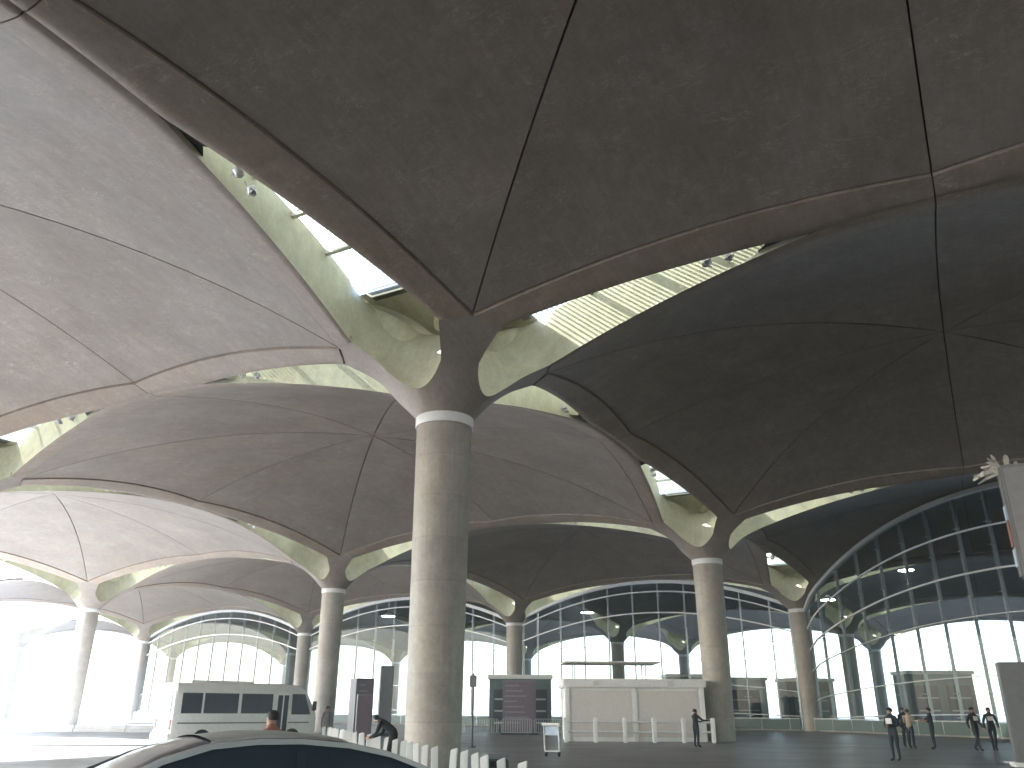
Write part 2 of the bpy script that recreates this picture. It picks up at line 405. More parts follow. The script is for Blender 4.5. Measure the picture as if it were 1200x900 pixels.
def well_mesh():
    P = well_outline(); o = P+[(s, -d) for s, d in P[-2:0:-1]]; n = len(o); v = []
    lev = [0, .12, .3, .55, .8, 1.]
    for t in lev:
        for s, d in o:
            hw = WELLH(s); cx = min(max(s, S0+RE), S1-.3)
            dx, dy = s-cx, d; ln = hypot(dx, dy) or 1
            end = max(0, 1-(s-S0)/RE) if s < S0+RE else 0
            lean = (.10+.75*end)*t**.7*hw/2+.004
            v.append((s+dx/ln*lean*(1 if end else 1), d+dy/ln*lean, zf(s, abs(d))+hw*t))
    f = [(a*n+i, a*n+(i+1) % n, (a+1)*n+(i+1) % n, (a+1)*n+i) for a in range(len(lev)-1) for i in range(n)]
    return me('skylight_well', v, [q[::-1] for q in f], M['well'], True, 60)
def WELLH(s): return .7+1.5*max(0, 1-(s-S0)/(S1-S0))**.8
def top_pane_mesh():
    P = [q for q in well_outline() if q[1] > .04 and q[0] > LID-.2]; v = []
    for s, d in P: z = zf(s, d)+WELLH(s)*.99; v += [(s, d+.09, z), (s, -d-.09, z)]
    f = [(2*k, 2*k+1, 2*k+3, 2*k+2) for k in range(len(P)-1)]
    return me('skylight_pane', v, f, M['skyglass'])
LID = 2.3  # lid added over the well's rounded end to block sky light
def lid_mesh():
    P = [q for q in well_outline() if q[0] < LID+.35]; v = []
    for k, (s, d) in enumerate(P):
        z = zf(s, d)+WELLH(s)*.985; e_ = max(0, 1-(s-S0)/RE); o = .12+.8*e_
        v += [(s-o*e_*1.3-.15*e_, d+.3+.55*e_*(d > 0), z+.01), (s-o*e_*1.3-.15*e_, -d-.3-.55*e_*(d > 0), z+.01)]
    f = [(2*k, 2*k+1, 2*k+3, 2*k+2) for k in range(len(P)-1)]
    return me('shade_lid', v, f, M['well'], True)
def louvre_mesh():
    b = MB(); s = LID+.2
    while s < S1-1.2:
        d = g(s)+.08; z = zf(s, g(s))+WELLH(s)+.03
        b.box(s-.011, s+.011, -d, d, z, z+.06); s += .17
    for s in (4.6, 6.4, 8.2):
        d = g(s)+.08; z = zf(s, g(s))+WELLH(s)-.18; b.box(s-.07, s+.07, -d, d, z, z+.16)
    return me('louvre_grille', b.v, b.f, M['alu'])
def spot_mesh():
    b = MB()
    b.tube([(0, 0, .34), (0, 0, .02)], .02, 6)
    b.tube([(0, -.03, .0), (0, .05, .06), (0, .17, .16)], [.02, .15, .09], 12)
    b.tube([(-.17, 0, .02), (.17, 0, .02)], .018, 6)
    return me('spotlight', b.v, b.f, M['lampbody'], True, 40)
SHA, RIN, CAP, WEL, LIDM, LOU, SPO = shaft_mesh(), ring_mesh(), capital_mesh(), well_mesh(), lid_mesh(), louvre_mesh(), spot_mesh(); PANE = top_pane_mesh()
SPL = me('lens', [(.13*cos(2*pi*k/14), -.035+.0*k, .13*sin(2*pi*k/14)) for k in range(14)], [tuple(range(14))], M['alu'])
COL_LABELS = {
    (0, 0): 'large round concrete column in the centre with a white ring under its capital',
    (1, 0): 'second concrete column, right of centre, beside the white kiosk',
    (2, 0): 'concrete column at the glass front where the slanting glass wall begins',
    (1, 1): 'concrete column left of the central one, beside the minibus front',
    (2, 1): 'slim far column at the glass front between central column and kiosk',
    (2, 2): 'grey far column close behind the left column, at the glass front',
    (1, 2): 'thin pale column at far left in the daylight glare',
    (2, 3): 'thin pale column just left of the minibus',
    (3, 0): 'column inside the terminal seen through the slanting glass wall',
}
ORD8 = ORD
corners = sorted({(i+a, j+b) for i, j in DOMES for a in (0, 1) for b in (0, 1)})
CORNSET = set(corners)
for (i, j) in corners:
    e = empty('concrete_column', grid(i, j), GROT)
    lab = COL_LABELS.get((i, j)) or f'round concrete column {"inside the terminal" if i>2 else "in the glass-front row" if i==2 else "under the canopy"}, {ORD[abs(2-i)]} row {"behind" if i>2 else "before"} the glass, {ORD8[abs(4-j)]} from the left'
    tag(e, lab, 'column', 'concrete columns carrying the roof domes')
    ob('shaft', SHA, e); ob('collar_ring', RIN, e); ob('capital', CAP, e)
    for q, (di, dj) in enumerate(((1, 0), (0, 1), (-1, 0), (0, -1))):
        if (i+di, j+dj) not in CORNSET: continue
        w = ob('skylight_well', WEL, e, rot=(0, 0, q*pi/2))
        ob('skylight_pane', PANE, w); ob('shade_lid', LIDM, w); ob('louvre_grille', LOU, w)
        for s, dy, tw in ((9.35, .08, .5), (8.75, -.10, -.4)):
            sp = ob('spotlight', SPO, w, (s, dy, zs(s, 0)+.12), (0.5, 0, tw+pi/2))

# ------------------------------------------------------------------ ground
def sheet(name, pts, z, m):
    o = ob(name, me(name, [(x, y, z) for x, y in pts], [tuple(range(len(pts)))], m)); o['kind'] = 'structure'; return o
sheet('ground', [(-1500, -600), (1500, -600), (1500, 2500), (-1500, 2500)], -.012, M['desert'])
def gp(i, j): q = grid(i, j); return (q.x, q.y)
sheet('bounce_plaza', [gp(-4, 1.45), gp(1.2, 1.45), gp(1.2, 9), gp(-4, 9)], .0, M['bounce_paver'])  # reflecting ground added to bounce sunlight up onto the left domes
sheet('forecourt_road', [gp(-4, -6), gp(1.93, -6), gp(1.93, 9), gp(-4, 9)], -.004, M['asphalt'])
sheet('terminal_floor', [gp(1.93, -5), gp(4.0, -5), gp(4.0, 5), gp(1.93, 5)], -.004, M['floor'])
sheet('low_bounce_ground', [gp(4.0, -8), gp(9, -8), gp(9, 9), gp(4.0, 9)], -.004, M['asphalt'])  # dark ground added behind the terminal to cut bounce on the inner domes

# ------------------------------------------------------------------ glass front
def facade(name, label, P0, P1, ztop, fr=(.93, .78, .30, .11), nm=11):
    d = P1-P0; ln = d.length; rz = math.atan2(d.y, d.x)
    e = empty(name, P0, rz); tag(e, label, 'glass wall', 'glass walls of the terminal front')
    xs = [ln*k/nm for k in range(nm+1)]; xs[0] = .95; xs[-1] = ln-.95
    zt = lambda x: ztop(x)-.22
    rows = [lambda x, c=c: zt(x)*c for c in fr]
    # arched head frame
    def band(fn, w, dep, nm_, mm):
        b = MB(); n = 36; secs = []
        for k in range(n+1):
            x = xs[0]+(xs[-1]-xs[0])*k/n; z = fn(x)
            secs.append([(x, -dep/2, z-w/2), (x, dep/2, z-w/2), (x, dep/2, z+w/2), (x, -dep/2, z+w/2)])
        b.loft(secs); return b.build(nm_, mm, e, True, 30)
    band(zt, .30, .45, 'arch_frame', M['alu'])
    for k, r in enumerate(rows): band(r, .12 if k < 2 else .06, .14, 'transom', M['alu'] if k < 2 else M['steel'])
    for x in xs:
        b = MB(); top = zt(x)-.1
        b.box(x-.045, x+.045, .10, .36, 0.1, top)
        z = 1.2
        while z < top-.4:
            b.box(x-.34, x+.34, .06, .12, z-.03, z+.03); z += 1.55
        b.build('mullion', M['steel'], e)
    lv = [lambda x: .1]+rows[::-1]+[zt]
    for a in range(nm):
        x0, x1 = xs[a]+.05, xs[a+1]-.05
        for k in range(len(lv)-1):
            o_ = [(x0, 0, lv[k](x0)+.03), (x1, 0, lv[k](x1)+.03), (x1, 0, lv[k+1](x1)-.03), (x0, 0, lv[k+1](x0)-.03)]
            ob('pane', me('pane', o_, [(0, 1, 2, 3)], M['glass']), e)
    b = MB().box(xs[0], xs[-1], -.15, .2, 0, .28); b.build('plinth', M['kerb'], e)
    b = MB()
    b.box(xs[0], xs[-1], -.5, -.45, .95, 1.02); x = xs[0]
    while x < xs[-1]: b.box(x, x+.05, -.5, -.45, 0, .95); x += 2.4
    b.build('guard_rail', M['steel'], e)
    x = xs[0]
    while x < xs[-1]-.2: MB().box(x+.04, min(x+2.36, xs[-1]), -.49, -.47, .12, .93).build('balustrade_panel', M['green'], e); x += 2.4
    return e
def z_edge(x): return zs(min(x, L-x), 0)
DL = L*sqrt(2)
def z_diag(x): q = min(x, DL-x)/sqrt(2); return zf(q, q)
facade('glass_wall', 'arched glass wall behind the white kiosk and second column', grid(2, 1), grid(2, 0), z_edge)
facade('glass_wall', 'arched glass wall partly hidden behind the central column', grid(2, 2), grid(2, 1), z_edge)
facade('glass_wall', 'arched glass wall behind the minibus at the left end', grid(2, 3), grid(2, 2), z_edge)
facade('glass_wall', 'large slanting glass wall at right, nearest to the security guards', grid(2, 0), grid(1, -1), z_diag, fr=(.84, .66, .48, .24, .09), nm=15)


# ------------------------------------------------------------------ inside the terminal
def lamp(loc, label):
    x, y, z = loc; e = empty('ceiling_lamp', (x, y, z)); tag(e, label, 'lamp', 'lit lamps inside the terminal')
    b = MB().tube([(0, 0, .0), (0, 0, .28)], [.75, .35], 20); b.build('lamp_shade', M['lampbody'], e, True)
    MB().tube([(0, 0, .28), (0, 0, 2.2)], .03, 6).build('hanging_rod', M['steel'], e)
    MB().tube([(0, 0, -.03), (0, 0, -.005)], [.66, .70], 20).build('lamp_lens', M['lamp'], e)
lamp((38.0, 79, 14.2), 'bright oval lamp high behind the slanting glass wall')
lamp((31.99, 84, 12.0), 'small lit lamp behind glass close to the glass-front column')
lamp((8.38, 92, 11.5), 'lit lamp behind the glass wall above the white kiosk')
lamp((-13.43, 92, 11.0), 'lit lamp behind glass just left of the central column')
def shop(name, label, cx, cy, w, d, hh, body, door, rz=0., nd=2, cat='shop unit'):
    e = empty(name, (cx, cy, 0), rz); tag(e, label, cat)
    MB().box(-w/2, w/2, -d/2, d/2, 0, hh).build('body', body, e, bevel=.04)
    MB().box(-w/2-.12, w/2+.12, -d/2-.2, d/2+.12, hh, hh+.3).build('fascia', M['alu'], e, bevel=.02)
    for k in range(nd):
        x = -w/2+w*(k+.5)/nd; dw = w/nd*.36
        o = MB().box(x-dw, x+dw, -d/2-.05, -d/2-.005, .05, hh*.8).build('doorway', door, e)
        for q in range(3): MB().box(x-dw*.9, x+dw*.9, -d/2-.11, -d/2-.055, .6+q*hh*.22, .72+q*hh*.22).build('shelf', M['steel'], o)
    return e
shop('shop_unit', 'dark green shop unit behind the glass above the security guards', 37.2, 76, 5.6, 3, 4.6, M['green'], M['darkgrey'], 0, 2)
shop('shop_unit', 'dark shop unit seen through glass left of the guards', 28.6, 84, 4.5, 3, 4.2, M['darkgrey'], M['green'], 0, 1)
shop('shop_unit', 'white shop unit behind glass between second column and glass-front column', 23.0, 88, 5.2, 3, 4.4, M['interior'], M['darkgrey'], 0, 1)
shop('shop_unit', 'dark green shop unit behind glass right of the second column', 17.6, 86, 4.5, 3, 4.6, M['green'], M['darkgrey'], 0, 2)
shop('information_stand', 'dark stand with a slatted front at the base of the far column', .75, 67, 4.7, 2.5, 3.75, M['green'], M['darkgrey'], 0, 2, 'stand')

# ------------------------------------------------------------------ white kiosk
e = empty('white_kiosk', (6.85, 49.9, 0), R(.5)); tag(e, 'white flat-roofed kiosk with two beige shutters beside the second column', 'kiosk')
MB().box(-3.75, 3.75, -1.9, 1.9, .0, 2.75).build('body', M['white'], e, bevel=.03)
for x in (-1.83, 1.83): MB().box(x-1.62, x+1.62, -1.955, -1.903, .22, 2.6).build('shutter', M['panel'], e, bevel=.015)
for x in (-3.72, 0, 3.72): MB().box(x-.12, x+.12, -2.0, -1.906, 0, 2.74).build('post', M['white'], e, bevel=.02)
MB().box(-3.95, 3.95, -2.2, 2.0, 2.752, 3.2).build('fascia', M['white'], e, bevel=.05)
for x in (-2.2, 1.9): MB().box(x-.14, x+.14, -2.27, -2.203, 2.85, 3.08).build('vent', M['panel'], e)
for x in (-3.2, .9):
    for y in (-.6, .8): MB().tube([(x, y, 3.202), (x, y, 4.06)], .04, 8).build('roof_post', M['steel'], e)
MB().box(-3.85, 1.6, -1.5, 1.4, 4.062, 4.15).build('canopy_roof', M['panel'], e, bevel=.02)
e = empty('white_railing', (6.85, 46.6, 0), R(.5)); tag(e, 'white railing with two rails in front of the kiosk', 'railing')
for z in (.52, 1.0): MB().tube([(-3.9, 0, z), (3.9, 0, z)], .045, 8).build('rail', M['pale'], e, True)
for k in range(6):
    x = -3.9+7.8*k/5; MB().box(x-.11, x+.11, -.1, .1, 0, 1.22).build('post', M['white'], e, bevel=.03)

# ------------------------------------------------------------------ totems, signs, barriers
def totem(name, label, loc, rz, w, d, hh, face, side, prints=0, cat='totem sign', cap=None):
    e = empty(name, loc, rz); tag(e, label, cat)
    MB().box(-w/2, w/2, -d/2, d/2, .12, hh).build('panel', side, e, bevel=.03)
    MB().box(-w/2+.04, w/2-.04, -d/2-.03, -d/2-.004, .2, hh-.08).build('face', face, e, bevel=.008)
    MB().box(-w/2-.12, w/2+.12, -d/2-.14, d/2+.12, 0, .12).build('base', M['white'] if cap else M['darkgrey'], e, bevel=.02)
    rr = random.Random(len(label))
    for k in range(prints):
        x0 = -w/2+.12+rr.random()*.1; x1 = x0+(w-.3)*(.3+.6*rr.random()); z = hh-.35-k*.34
        if z > .6: MB().box(x0, x1, -d/2-.036, -d/2-.031, z-.045, z+.045).build('print_line', M['signface'], e)
    return e
totem('totem_sign', 'purple-grey totem sign with dark side, left of the central column', (-8.62, 50.3, 0), R(38), 1.15, .8, 3.22, M['purple'], M['darkgrey'], 2)
totem('totem_sign', 'narrow tall grey totem sign close to the left of the central column', (-7.95, 55.3, 0), R(20), .8, .5, 4.15, M['grey'], M['darkgrey'], 0)
totem('totem_sign', 'low grey totem sign beside the bending person in black', (-7.6, 45.5, 0), R(15), .8, .4, 2.3, M['purple'], M['grey'], 0)
totem('totem_sign', 'purple board with pale text lines at the base of the far column', (.62, 60.2, 0), 0, 2.3, .25, 3.48, M['purple'], M['grey'], 8)
totem('totem_sign', 'plain grey totem pillar at the right edge beside the guards', (16.55, 28.1, 0), R(-14), 1.1, .35, 3.12, M['grey'], M['grey'], 0, cap=True)
e = empty('pole_sign', (11.15, 16.3, 0), R(-24)); tag(e, 'grey box sign on a tall pole at the right edge with frayed white strips', 'sign')
MB().tube([(.75, .1, 0), (.75, .1, 4.1)], .11, 16).build('pole', M['grey'], e, True)
MB().box(.5, 1.0, -.15, .35, 0, .06).build('base', M['darkgrey'], e)
MB().box(-.9, 1.4, -.16, .26, 4.1, 6.45).build('sign_box', M['grey'], e, bevel=.05)
MB().box(-.82, 1.32, -.20, -.165, 4.2, 6.36).build('face', M['signface'], e, bevel=.01)
for z0, z1, m_ in ((4.35, 4.7, 'blue'), (4.75, 5.25, 'red'), (5.3, 5.6, 'blue')): MB().box(-.925, -.903, -.08, .2, z0, z1).build('side_print', M[m_], e)
rr = random.Random(3)
for k in range(26):
    an = R(rr.uniform(92, 205)) if k < 20 else R(rr.uniform(70, 100)); ln = rr.uniform(.22, .52); w_ = rr.uniform(.02, .05)
    o = Vector((-.86+(0 if k < 20 else rr.uniform(.1, .35)), rr.uniform(-.1, .2), 6.38+rr.uniform(-.12, .05)))
    p1 = o+Vector((cos(an)*ln*.6, rr.uniform(-.08, .08), sin(an)*ln*.6)); p2 = o+Vector((cos(an)*ln, rr.uniform(-.15, .15), sin(an)*ln-.06))
    q = Vector((-sin(an), 0, cos(an)))*w_
    b = MB()
    b.loft([[a-q*t, a-q*t+Vector((0, .008, 0)), a+q*t+Vector((0, .008, 0)), a+q*t] for a, t in ((o, 1), (p1, 1.1), (p2, .5))])
    b.build('torn_strip', M['strip'], e)
def barrier(loc, rz, label):
    e = empty('crowd_barrier', loc, rz); tag(e, label, 'barrier', 'grey crowd barriers before the far column')
    MB().tube([(-.95, 0, .2), (-1, 0, .95), (-.9, 0, 1.02), (.9, 0, 1.02), (1, 0, .95), (.95, 0, .2)], .022, 6).build('frame', M['steel'], e, True)
    MB().tube([(-.95, 0, .2), (.95, 0, .2)], .02, 6).build('bottom_rail', M['steel'], e)
    for k in range(12): MB().box(-.86+k*.157-.02, -.86+k*.157+.02, -.012, .012, .2, 1.0).build('bar', M['steel'], e)
    for x in (-.7, .7): MB().box(x-.03, x+.03, -.28, .28, 0, .04).add([], []).build('foot', M['steel'], e)
    return e
for k, x in enumerate((-3.9, -1.75, .4, 2.55)):
    barrier((x, 56.6+.25*k, 0), R((-6, 4, -3, 5)[k]), f'grey crowd barrier with upright bars, {ORD[k]} from the left in its row')
# white delineator posts
PL = [(-8.3, 39.5), (-6.81, 35.3), (-4.52, 28.5), (-3.02, 23.8), (-1.96, 20.5), (-1.32, 18.8), (-.64, 17.0), (-.28, 15.6), (.13, 14.3), (.54, 13.3)]
def along(t):
    n = len(PL)-1; q = min(int(t*n), n-1); f_ = t*n-q; a, b = PL[q], PL[q+1]
    return (a[0]+(b[0]-a[0])*f_, a[1]+(b[1]-a[1])*f_)
dist = [0.]
for a, b in zip(PL, PL[1:]): dist.append(dist[-1]+hypot(b[0]-a[0], b[1]-a[1]))
dd = 0.; k = 0; proto = None
def ordw(k):
    o_ = 'first second third fourth fifth sixth seventh eighth ninth tenth eleventh twelfth thirteenth fourteenth fifteenth sixteenth seventeenth eighteenth nineteenth'.split()
    if k < 19: return o_[k]
    t_ = {1: 'twent', 2: 'thirt', 3: 'fort'}[(k+1)//10-1]
    return t_+'ieth' if (k+1) % 10 == 0 else {'twent': 'twenty', 'thirt': 'thirty', 'fort': 'forty'}[t_]+'-'+o_[(k+1) % 10-1]
POSTS = []
while dd < dist[-1]:
    q = max(i for i in range(len(PL)) if dist[i] <= dd); q = min(q, len(PL)-2); f_ = (dd-dist[q])/(dist[q+1]-dist[q])
    x = PL[q][0]+(PL[q+1][0]-PL[q][0])*f_; y = PL[q][1]+(PL[q+1][1]-PL[q][1])*f_
    POSTS.append((x, y)); dd += .95 if y < 26 else .8
for k, (x, y) in enumerate(POSTS[::-1]):
    if 24.1 < y < 25.6: continue
    if proto is None:
        proto = empty('delineator_post', (0, 0, 0))
        d0 = MB().box(-.075, .075, -.035, .035, .03, .80)
        d0.v = [(x_, y_, z_+(.05 if x_ > 0 and z_ > .5 else 0)) for x_, y_, z_ in d0.v]
        d0.build('blade', M['white'], proto, bevel=.012); MB().tube([(0, 0, 0), (0, 0, .035)], [.14, .10], 14).build('foot', M['darkgrey'], proto)
        c = proto
    else: c = copy_tree(proto)
    c.location = (x+random.uniform(-.05, .05), y, 0); c.rotation_euler = (random.uniform(-.06, .06), random.uniform(-.07, .07), R(random.uniform(-14, 14)))
    tag(c, f'white flat delineator post, {ordw(k)} in the row counted from the camera', 'post', 'white delineator posts along the lane')
# low wall beyond the road on the left
e = empty('low_wall', (-38, 62, 0), R(-3)); tag(e, 'low pale concrete wall beyond the road at far left', 'wall')
for k in range(12):
    b = MB().loft([[(x, -.28, 0), (x, -.28, .12), (x, -.12, .25), (x, -.09, .45), (x, .09, .45), (x, .12, .25), (x, .28, .12), (x, .28, 0)] for x in (-22+k*3.7+.02, -22+k*3.7+3.66)])
    b.build('wall_segment', M['barrier'], e)
e = empty('litter_bin', (-.30, 19.2, 0), R(8)); tag(e, 'dark square litter bin on the ground right of the central column', 'bin')
MB().box(-.24, .24, -.24, .24, .04, .62).build('body', M['darkgrey'], e, bevel=.03)
MB().box(-.27, .27, -.27, .27, .62, .72).build('lid', M['grey'], e, bevel=.03); MB().box(-.16, .16, -.255, -.242, .46, .57).build('opening', M['rubber'], e)
e = empty('sign_pole', (-1.72, 40, 0)); tag(e, 'thin dark pole with a small plate right of the central column', 'pole')
MB().tube([(0, 0, 0), (0, 0, 3.15)], .05, 10).build('pole', M['darkgrey'], e, True); MB().tube([(0, 0, 0), (0, 0, .05)], .16, 14).build('foot', M['darkgrey'], e)
MB().box(-.16, .16, -.08, -.055, 2.55, 3.05).build('plate', M['grey'], e, bevel=.01)
# luggage trolley
e = empty('luggage_trolley', (1.69, 33, 0), R(160)); tag(e, 'grey luggage trolley with white handle standing near the kiosk', 'trolley')
MB().box(-.3, .3, -.45, .45, .16, .2).build('deck', M['steel'], e, bevel=.01)
for x in (-.28, .28): MB().tube([(x, .42, .2), (x, .5, .7), (x, .56, 1.08)], .03, 8).build('upright', M['pale'], e, True)
MB().tube([(-.34, .57, 1.09), (.34, .57, 1.09)], .05, 10).build('handle', M['white'], e, True)
MB().box(-.26, .26, .46, .52, .72, 1.02).build('sign_plate', M['blue'], e, bevel=.01)
for x, y in ((-.25, .38), (.25, .38), (0, -.38)): MB().tube([(x-.03, y, .08), (x+.03, y, .08)], .08, 12).build('wheel', M['rubber'], e)

# ------------------------------------------------------------------ minibus (local x = forward)
e = empty('minibus', (0, 0, 0)); tag(e, 'white minibus parked on the road behind the silver car', 'minibus')
th = R(41.5); fwd = Vector((cos(th), sin(th), 0)); lf = Vector((-sin(th), cos(th), 0))
e.location = Vector((-13.85, 36, 0))+fwd*3.3+lf*1.02; e.rotation_euler = (0, 0, th)
def sec(x, w, z0, z1, r=.22, tum=.07):
    pts = []
    for sx in (1, -1):
        a = [(w, z0), (w, z0+.8), (w-tum*.5, z1-.55), (w-tum, z1-r), (w-tum-r*.35, z1-r*.3), (w-tum-r, z1)]
        a = [(x, y*sx, z) for y, z in a]; pts += a if sx == 1 else a[::-1]
    return pts
secs = [sec(-3.30, .98, .50, 2.50, .30), sec(-3.22, 1.02, .36, 2.58), sec(-1, 1.03, .34, 2.62), sec(1.6, 1.03, .34, 2.62), sec(2.45, 1.02, .34, 2.56), sec(2.62, 1.01, .34, 2.45, .25, .09)]
b = MB().loft(secs); b.build('body', M['vanw'], e, True, 30)
fr_ = [[(2.6, y, z) for y, z in ((1.0, .36), (1.0, 1.32), (.9, 2.4), (.6, 2.5), (-.6, 2.5), (-.9, 2.4), (-1.0, 1.32), (-1.0, .36))],
       [(3.28 if z < 1.4 else 2.72, y*.96, z) for y, z in ((1.0, .40), (1.0, 1.30), (.88, 2.36), (.6, 2.44), (-.6, 2.44), (-.88, 2.36), (-1.0, 1.30), (-1.0, .40))]]
MB().loft(fr_).build('nose', M['vanw'], e, True, 30)
MB().add([(3.31, .86, 1.36), (3.31, -.86, 1.36), (2.79, -.78, 2.34), (2.79, .78, 2.34)], [(0, 1, 2, 3)]).build('windscreen', M['busglass'], e)
for sx in (1, -1):
    for x0, x1 in ((-3.0, -2.15), (-2.05, -.55), (-.4, 1.05)):
        b = MB().add([(x0, sx*1.036, 1.38), (x1, sx*1.036, 1.38), (x1, sx*1.006, 2.18), (x0, sx*1.006, 2.18), (x0, sx*1.016, 1.38), (x1, sx*1.016, 1.38), (x1, sx*.98, 2.18), (x0, sx*.98, 2.18)],
                     [(0, 1, 2, 3), (0, 1, 5, 4), (1, 2, 6, 5), (2, 3, 7, 6), (3, 0, 4, 7)])
        b.build('side_window', M['busglass'], e)
    MB().add([(2.0, sx*1.037, 1.34), (2.95, sx*1.03, 1.34), (2.62, sx*1.0, 2.2), (2.0, sx*1.007, 2.2), (2.0, sx*.95, 1.34), (2.95, sx*.93, 1.34), (2.62, sx*.92, 2.2), (2.0, sx*.92, 2.2)],
             [(0, 1, 2, 3), (0, 1, 5, 4), (1, 2, 6, 5), (2, 3, 7, 6), (3, 0, 4, 7)]).build('cab_window', M['busglass'], e)
    MB().box(-3.1, 2.9, *sorted((sx*1.037, sx*1.055)), .98, 1.03).build('trim_strip', M['grey'], e)
    for x in (-2.0, 2.1):
        w = MB().tube([(x, sx*.80, .38), (x, sx*1.06, .38)], .38, 24).build('wheel', M['rubber'], e, True)
        MB().tube([(x, sx*1.062, .38), (x, sx*1.075, .38)], [.24, .2], 18).build('rim', M['pale'], w, True)
    MB().box(-3.335, -3.30, *sorted((sx*.72, sx*.92)), .75, 1.15).build('tail_light', M['redl'], e, bevel=.01)
    MB().box(3.27, 3.31, *sorted((sx*.6, sx*.88)), .72, .98).build('headlight', M['lightl'], e, bevel=.01)
    MB().box(2.95, 3.1, *sorted((sx*1.12, sx*1.3)), 1.5, 1.9).build('mirror', M['darkgrey'], e, bevel=.03)
d_ = MB().box(1.2, 1.85, -1.062, -1.034, .42, 2.24).build('door', M['vanw'], e, bevel=.008)
MB().box(1.27, 1.5, -1.068, -1.064, .6, 2.14).build('door_glass', M['busglass'], d_); MB().box(1.57, 1.79, -1.068, -1.064, .6, 2.14).build('door_glass', M['busglass'], d_)
MB().box(-3.345, -3.30, -.72, .72, 1.45, 2.25).build('rear_window', M['blue'], e, bevel=.01)
MB().box(-3.42, -3.24, -.98, .98, .36, .62).build('bumper', M['vanw'], e, bevel=.04)
MB().box(-3.345, -3.31, -.3, .3, .78, .92).build('number_plate', M['pale'], e)
MB().box(-2.6, .2, -.7, .7, 2.60, 2.70).build('roof_unit', M['vanw'], e, bevel=.04)

# ------------------------------------------------------------------ silver car (local x = forward)
e = empty('silver_car', (-2.3, 7.95, 0), R(180+33)); e.scale = (1.06, 1.06, 1.0); tag(e, 'silver saloon car in the foreground, only roof and windows showing', 'car')
def csec(x, w, z0, zs_, zt):   # lower body section
    h_ = [(w*.86, z0), (w*.97, z0+.12), (w, z0+.30), (w*.985, zs_-.12), (w*.93, zs_), (w*.6, zt), (w*.2, zt+.012)]
    return [(x, y, z) for y, z in h_]+[(x, -y, z) for y, z in h_[::-1]]
body = [csec(-2.28, .70, .38, .80, .86), csec(-2.18, .82, .28, .90, .97), csec(-1.7, .89, .22, .95, 1.0), csec(-.8, .905, .20, .95, .98), csec(.4, .905, .20, .93, .96),
        csec(1.15, .90, .20, .92, .97), csec(1.5, .885, .22, .86, .93), csec(2.0, .84, .26, .74, .82), csec(2.24, .74, .32, .62, .68), csec(2.32, .60, .38, .56, .60)]
MB().loft(body).build('body', M['silver'], e, True, 35)
# greenhouse profile along x: base z, top z
prof = [(-1.55, .97, .97), (-1.25, .96, 1.13), (-.95, .95, 1.26), (-.6, .95, 1.345), (-.2, .95, 1.388), (.15, .94, 1.392), (.5, .94, 1.36), (.85, .95, 1.25), (1.15, .95, 1.10), (1.36, .96, .965)]
def gsec(x, zb, zt, top=True):
    wb = .80; k = (zt-zb)/.44; wt = wb-.20*k; hh = zt-zb
    hp = [(wb, zb-.02), (wb-.20*k*.5, zb+hh*.5), (wt+.015, zb+hh*.84), (wt-.05, zb+hh*.95), (wt-.22, zt-.004*k), (.12, zt+.012*k)]
    return [(x, y, z) for y, z in hp]+[(x, -y, z) for y, z in hp[::-1]]
gs = [gsec(*p) for p in prof]
MB().loft(gs, caps=False).build('window_glass', M['carglass'], e, True, 40)
# roof skin over the middle of the greenhouse
def rs(x, zb, zt):
    k = (zt-zb)/.44; wt = .80-.20*k
    hp = [(wt+.022, zb+(zt-zb)*.86), (wt-.045, zb+(zt-zb)*.96+.006), (wt-.22, zt+.008), (.12, zt+.022)]
    return [(x, y, z) for y, z in hp]+[(x, -y, z) for y, z in hp[::-1]]
fine = []
for a, b_ in zip(prof[3:7], prof[4:8]):
    for q in range(3): t = q/3; fine.append(tuple(a[m_]+(b_[m_]-a[m_])*t for m_ in range(3)))
fine = [p for p in fine if -.62 <= p[0] <= .56]
MB().loft([rs(*p) for p in fine], close=False, caps=False).build('roof', M['roofp'], e, True, 40)
for sy in (1, -1):
    pts = []
    for p in prof:
        x, zb, zt = p; k = (zt-zb)/.44; wt = .80-.20*k; pts.append((x, sy*(wt+.022), zb+(zt-zb)*.90))
    secs = [[(x, y-sy*.05, z+.022), (x, y+sy*.012, z+.012), (x, y+sy*.016, z-.028), (x, y-sy*.03, z-.02)] for x, y, z in pts]
    MB().loft(secs).build('roof_rail', M['silver'], e, True, 60)
    MB().loft([[(x-.035, sy*.795, .95), (x+.035, sy*.795, .95), (x+.035-.02, sy*.69, 1.27), (x-.035-.02, sy*.69, 1.27)] for x in (-.15,)]+[[(x-.035, sy*.815, .95), (x+.035, sy*.815, .95), (x+.015, sy*.71, 1.27), (x-.055, sy*.71, 1.27)] for x in (-.15,)]).build('pillar', M['carglass'], e)
    for x in (-1.4, 1.38):
        w = MB().tube([(x, sy*.66, .32), (x, sy*.90, .32)], .32, 28).build('wheel', M['rubber'], e, True)
        MB().tube([(x, sy*.902, .32), (x, sy*.915, .32)], [.22, .19], 20).build('rim', M['chrome'], w, True)
    MB().box(.80, .98, *sorted((sy*.90, sy*1.06)), .93, 1.06).build('mirror', M['silver'], e, bevel=.04)
    for x in (-.75, .35): MB().box(x-.11, x+.11, *sorted((sy*.905, sy*.935)), .80, .83).build('door_handle', M['chrome'], e, bevel=.01)
    MB().box(2.05, 2.26, *sorted((sy*.52, sy*.74)), .60, .70).build('headlight', M['lightl'], e, bevel=.03)
    MB().box(-2.27, -2.1, *sorted((sy*.5, sy*.76)), .74, .88).build('tail_light', M['redl'], e, bevel=.03)

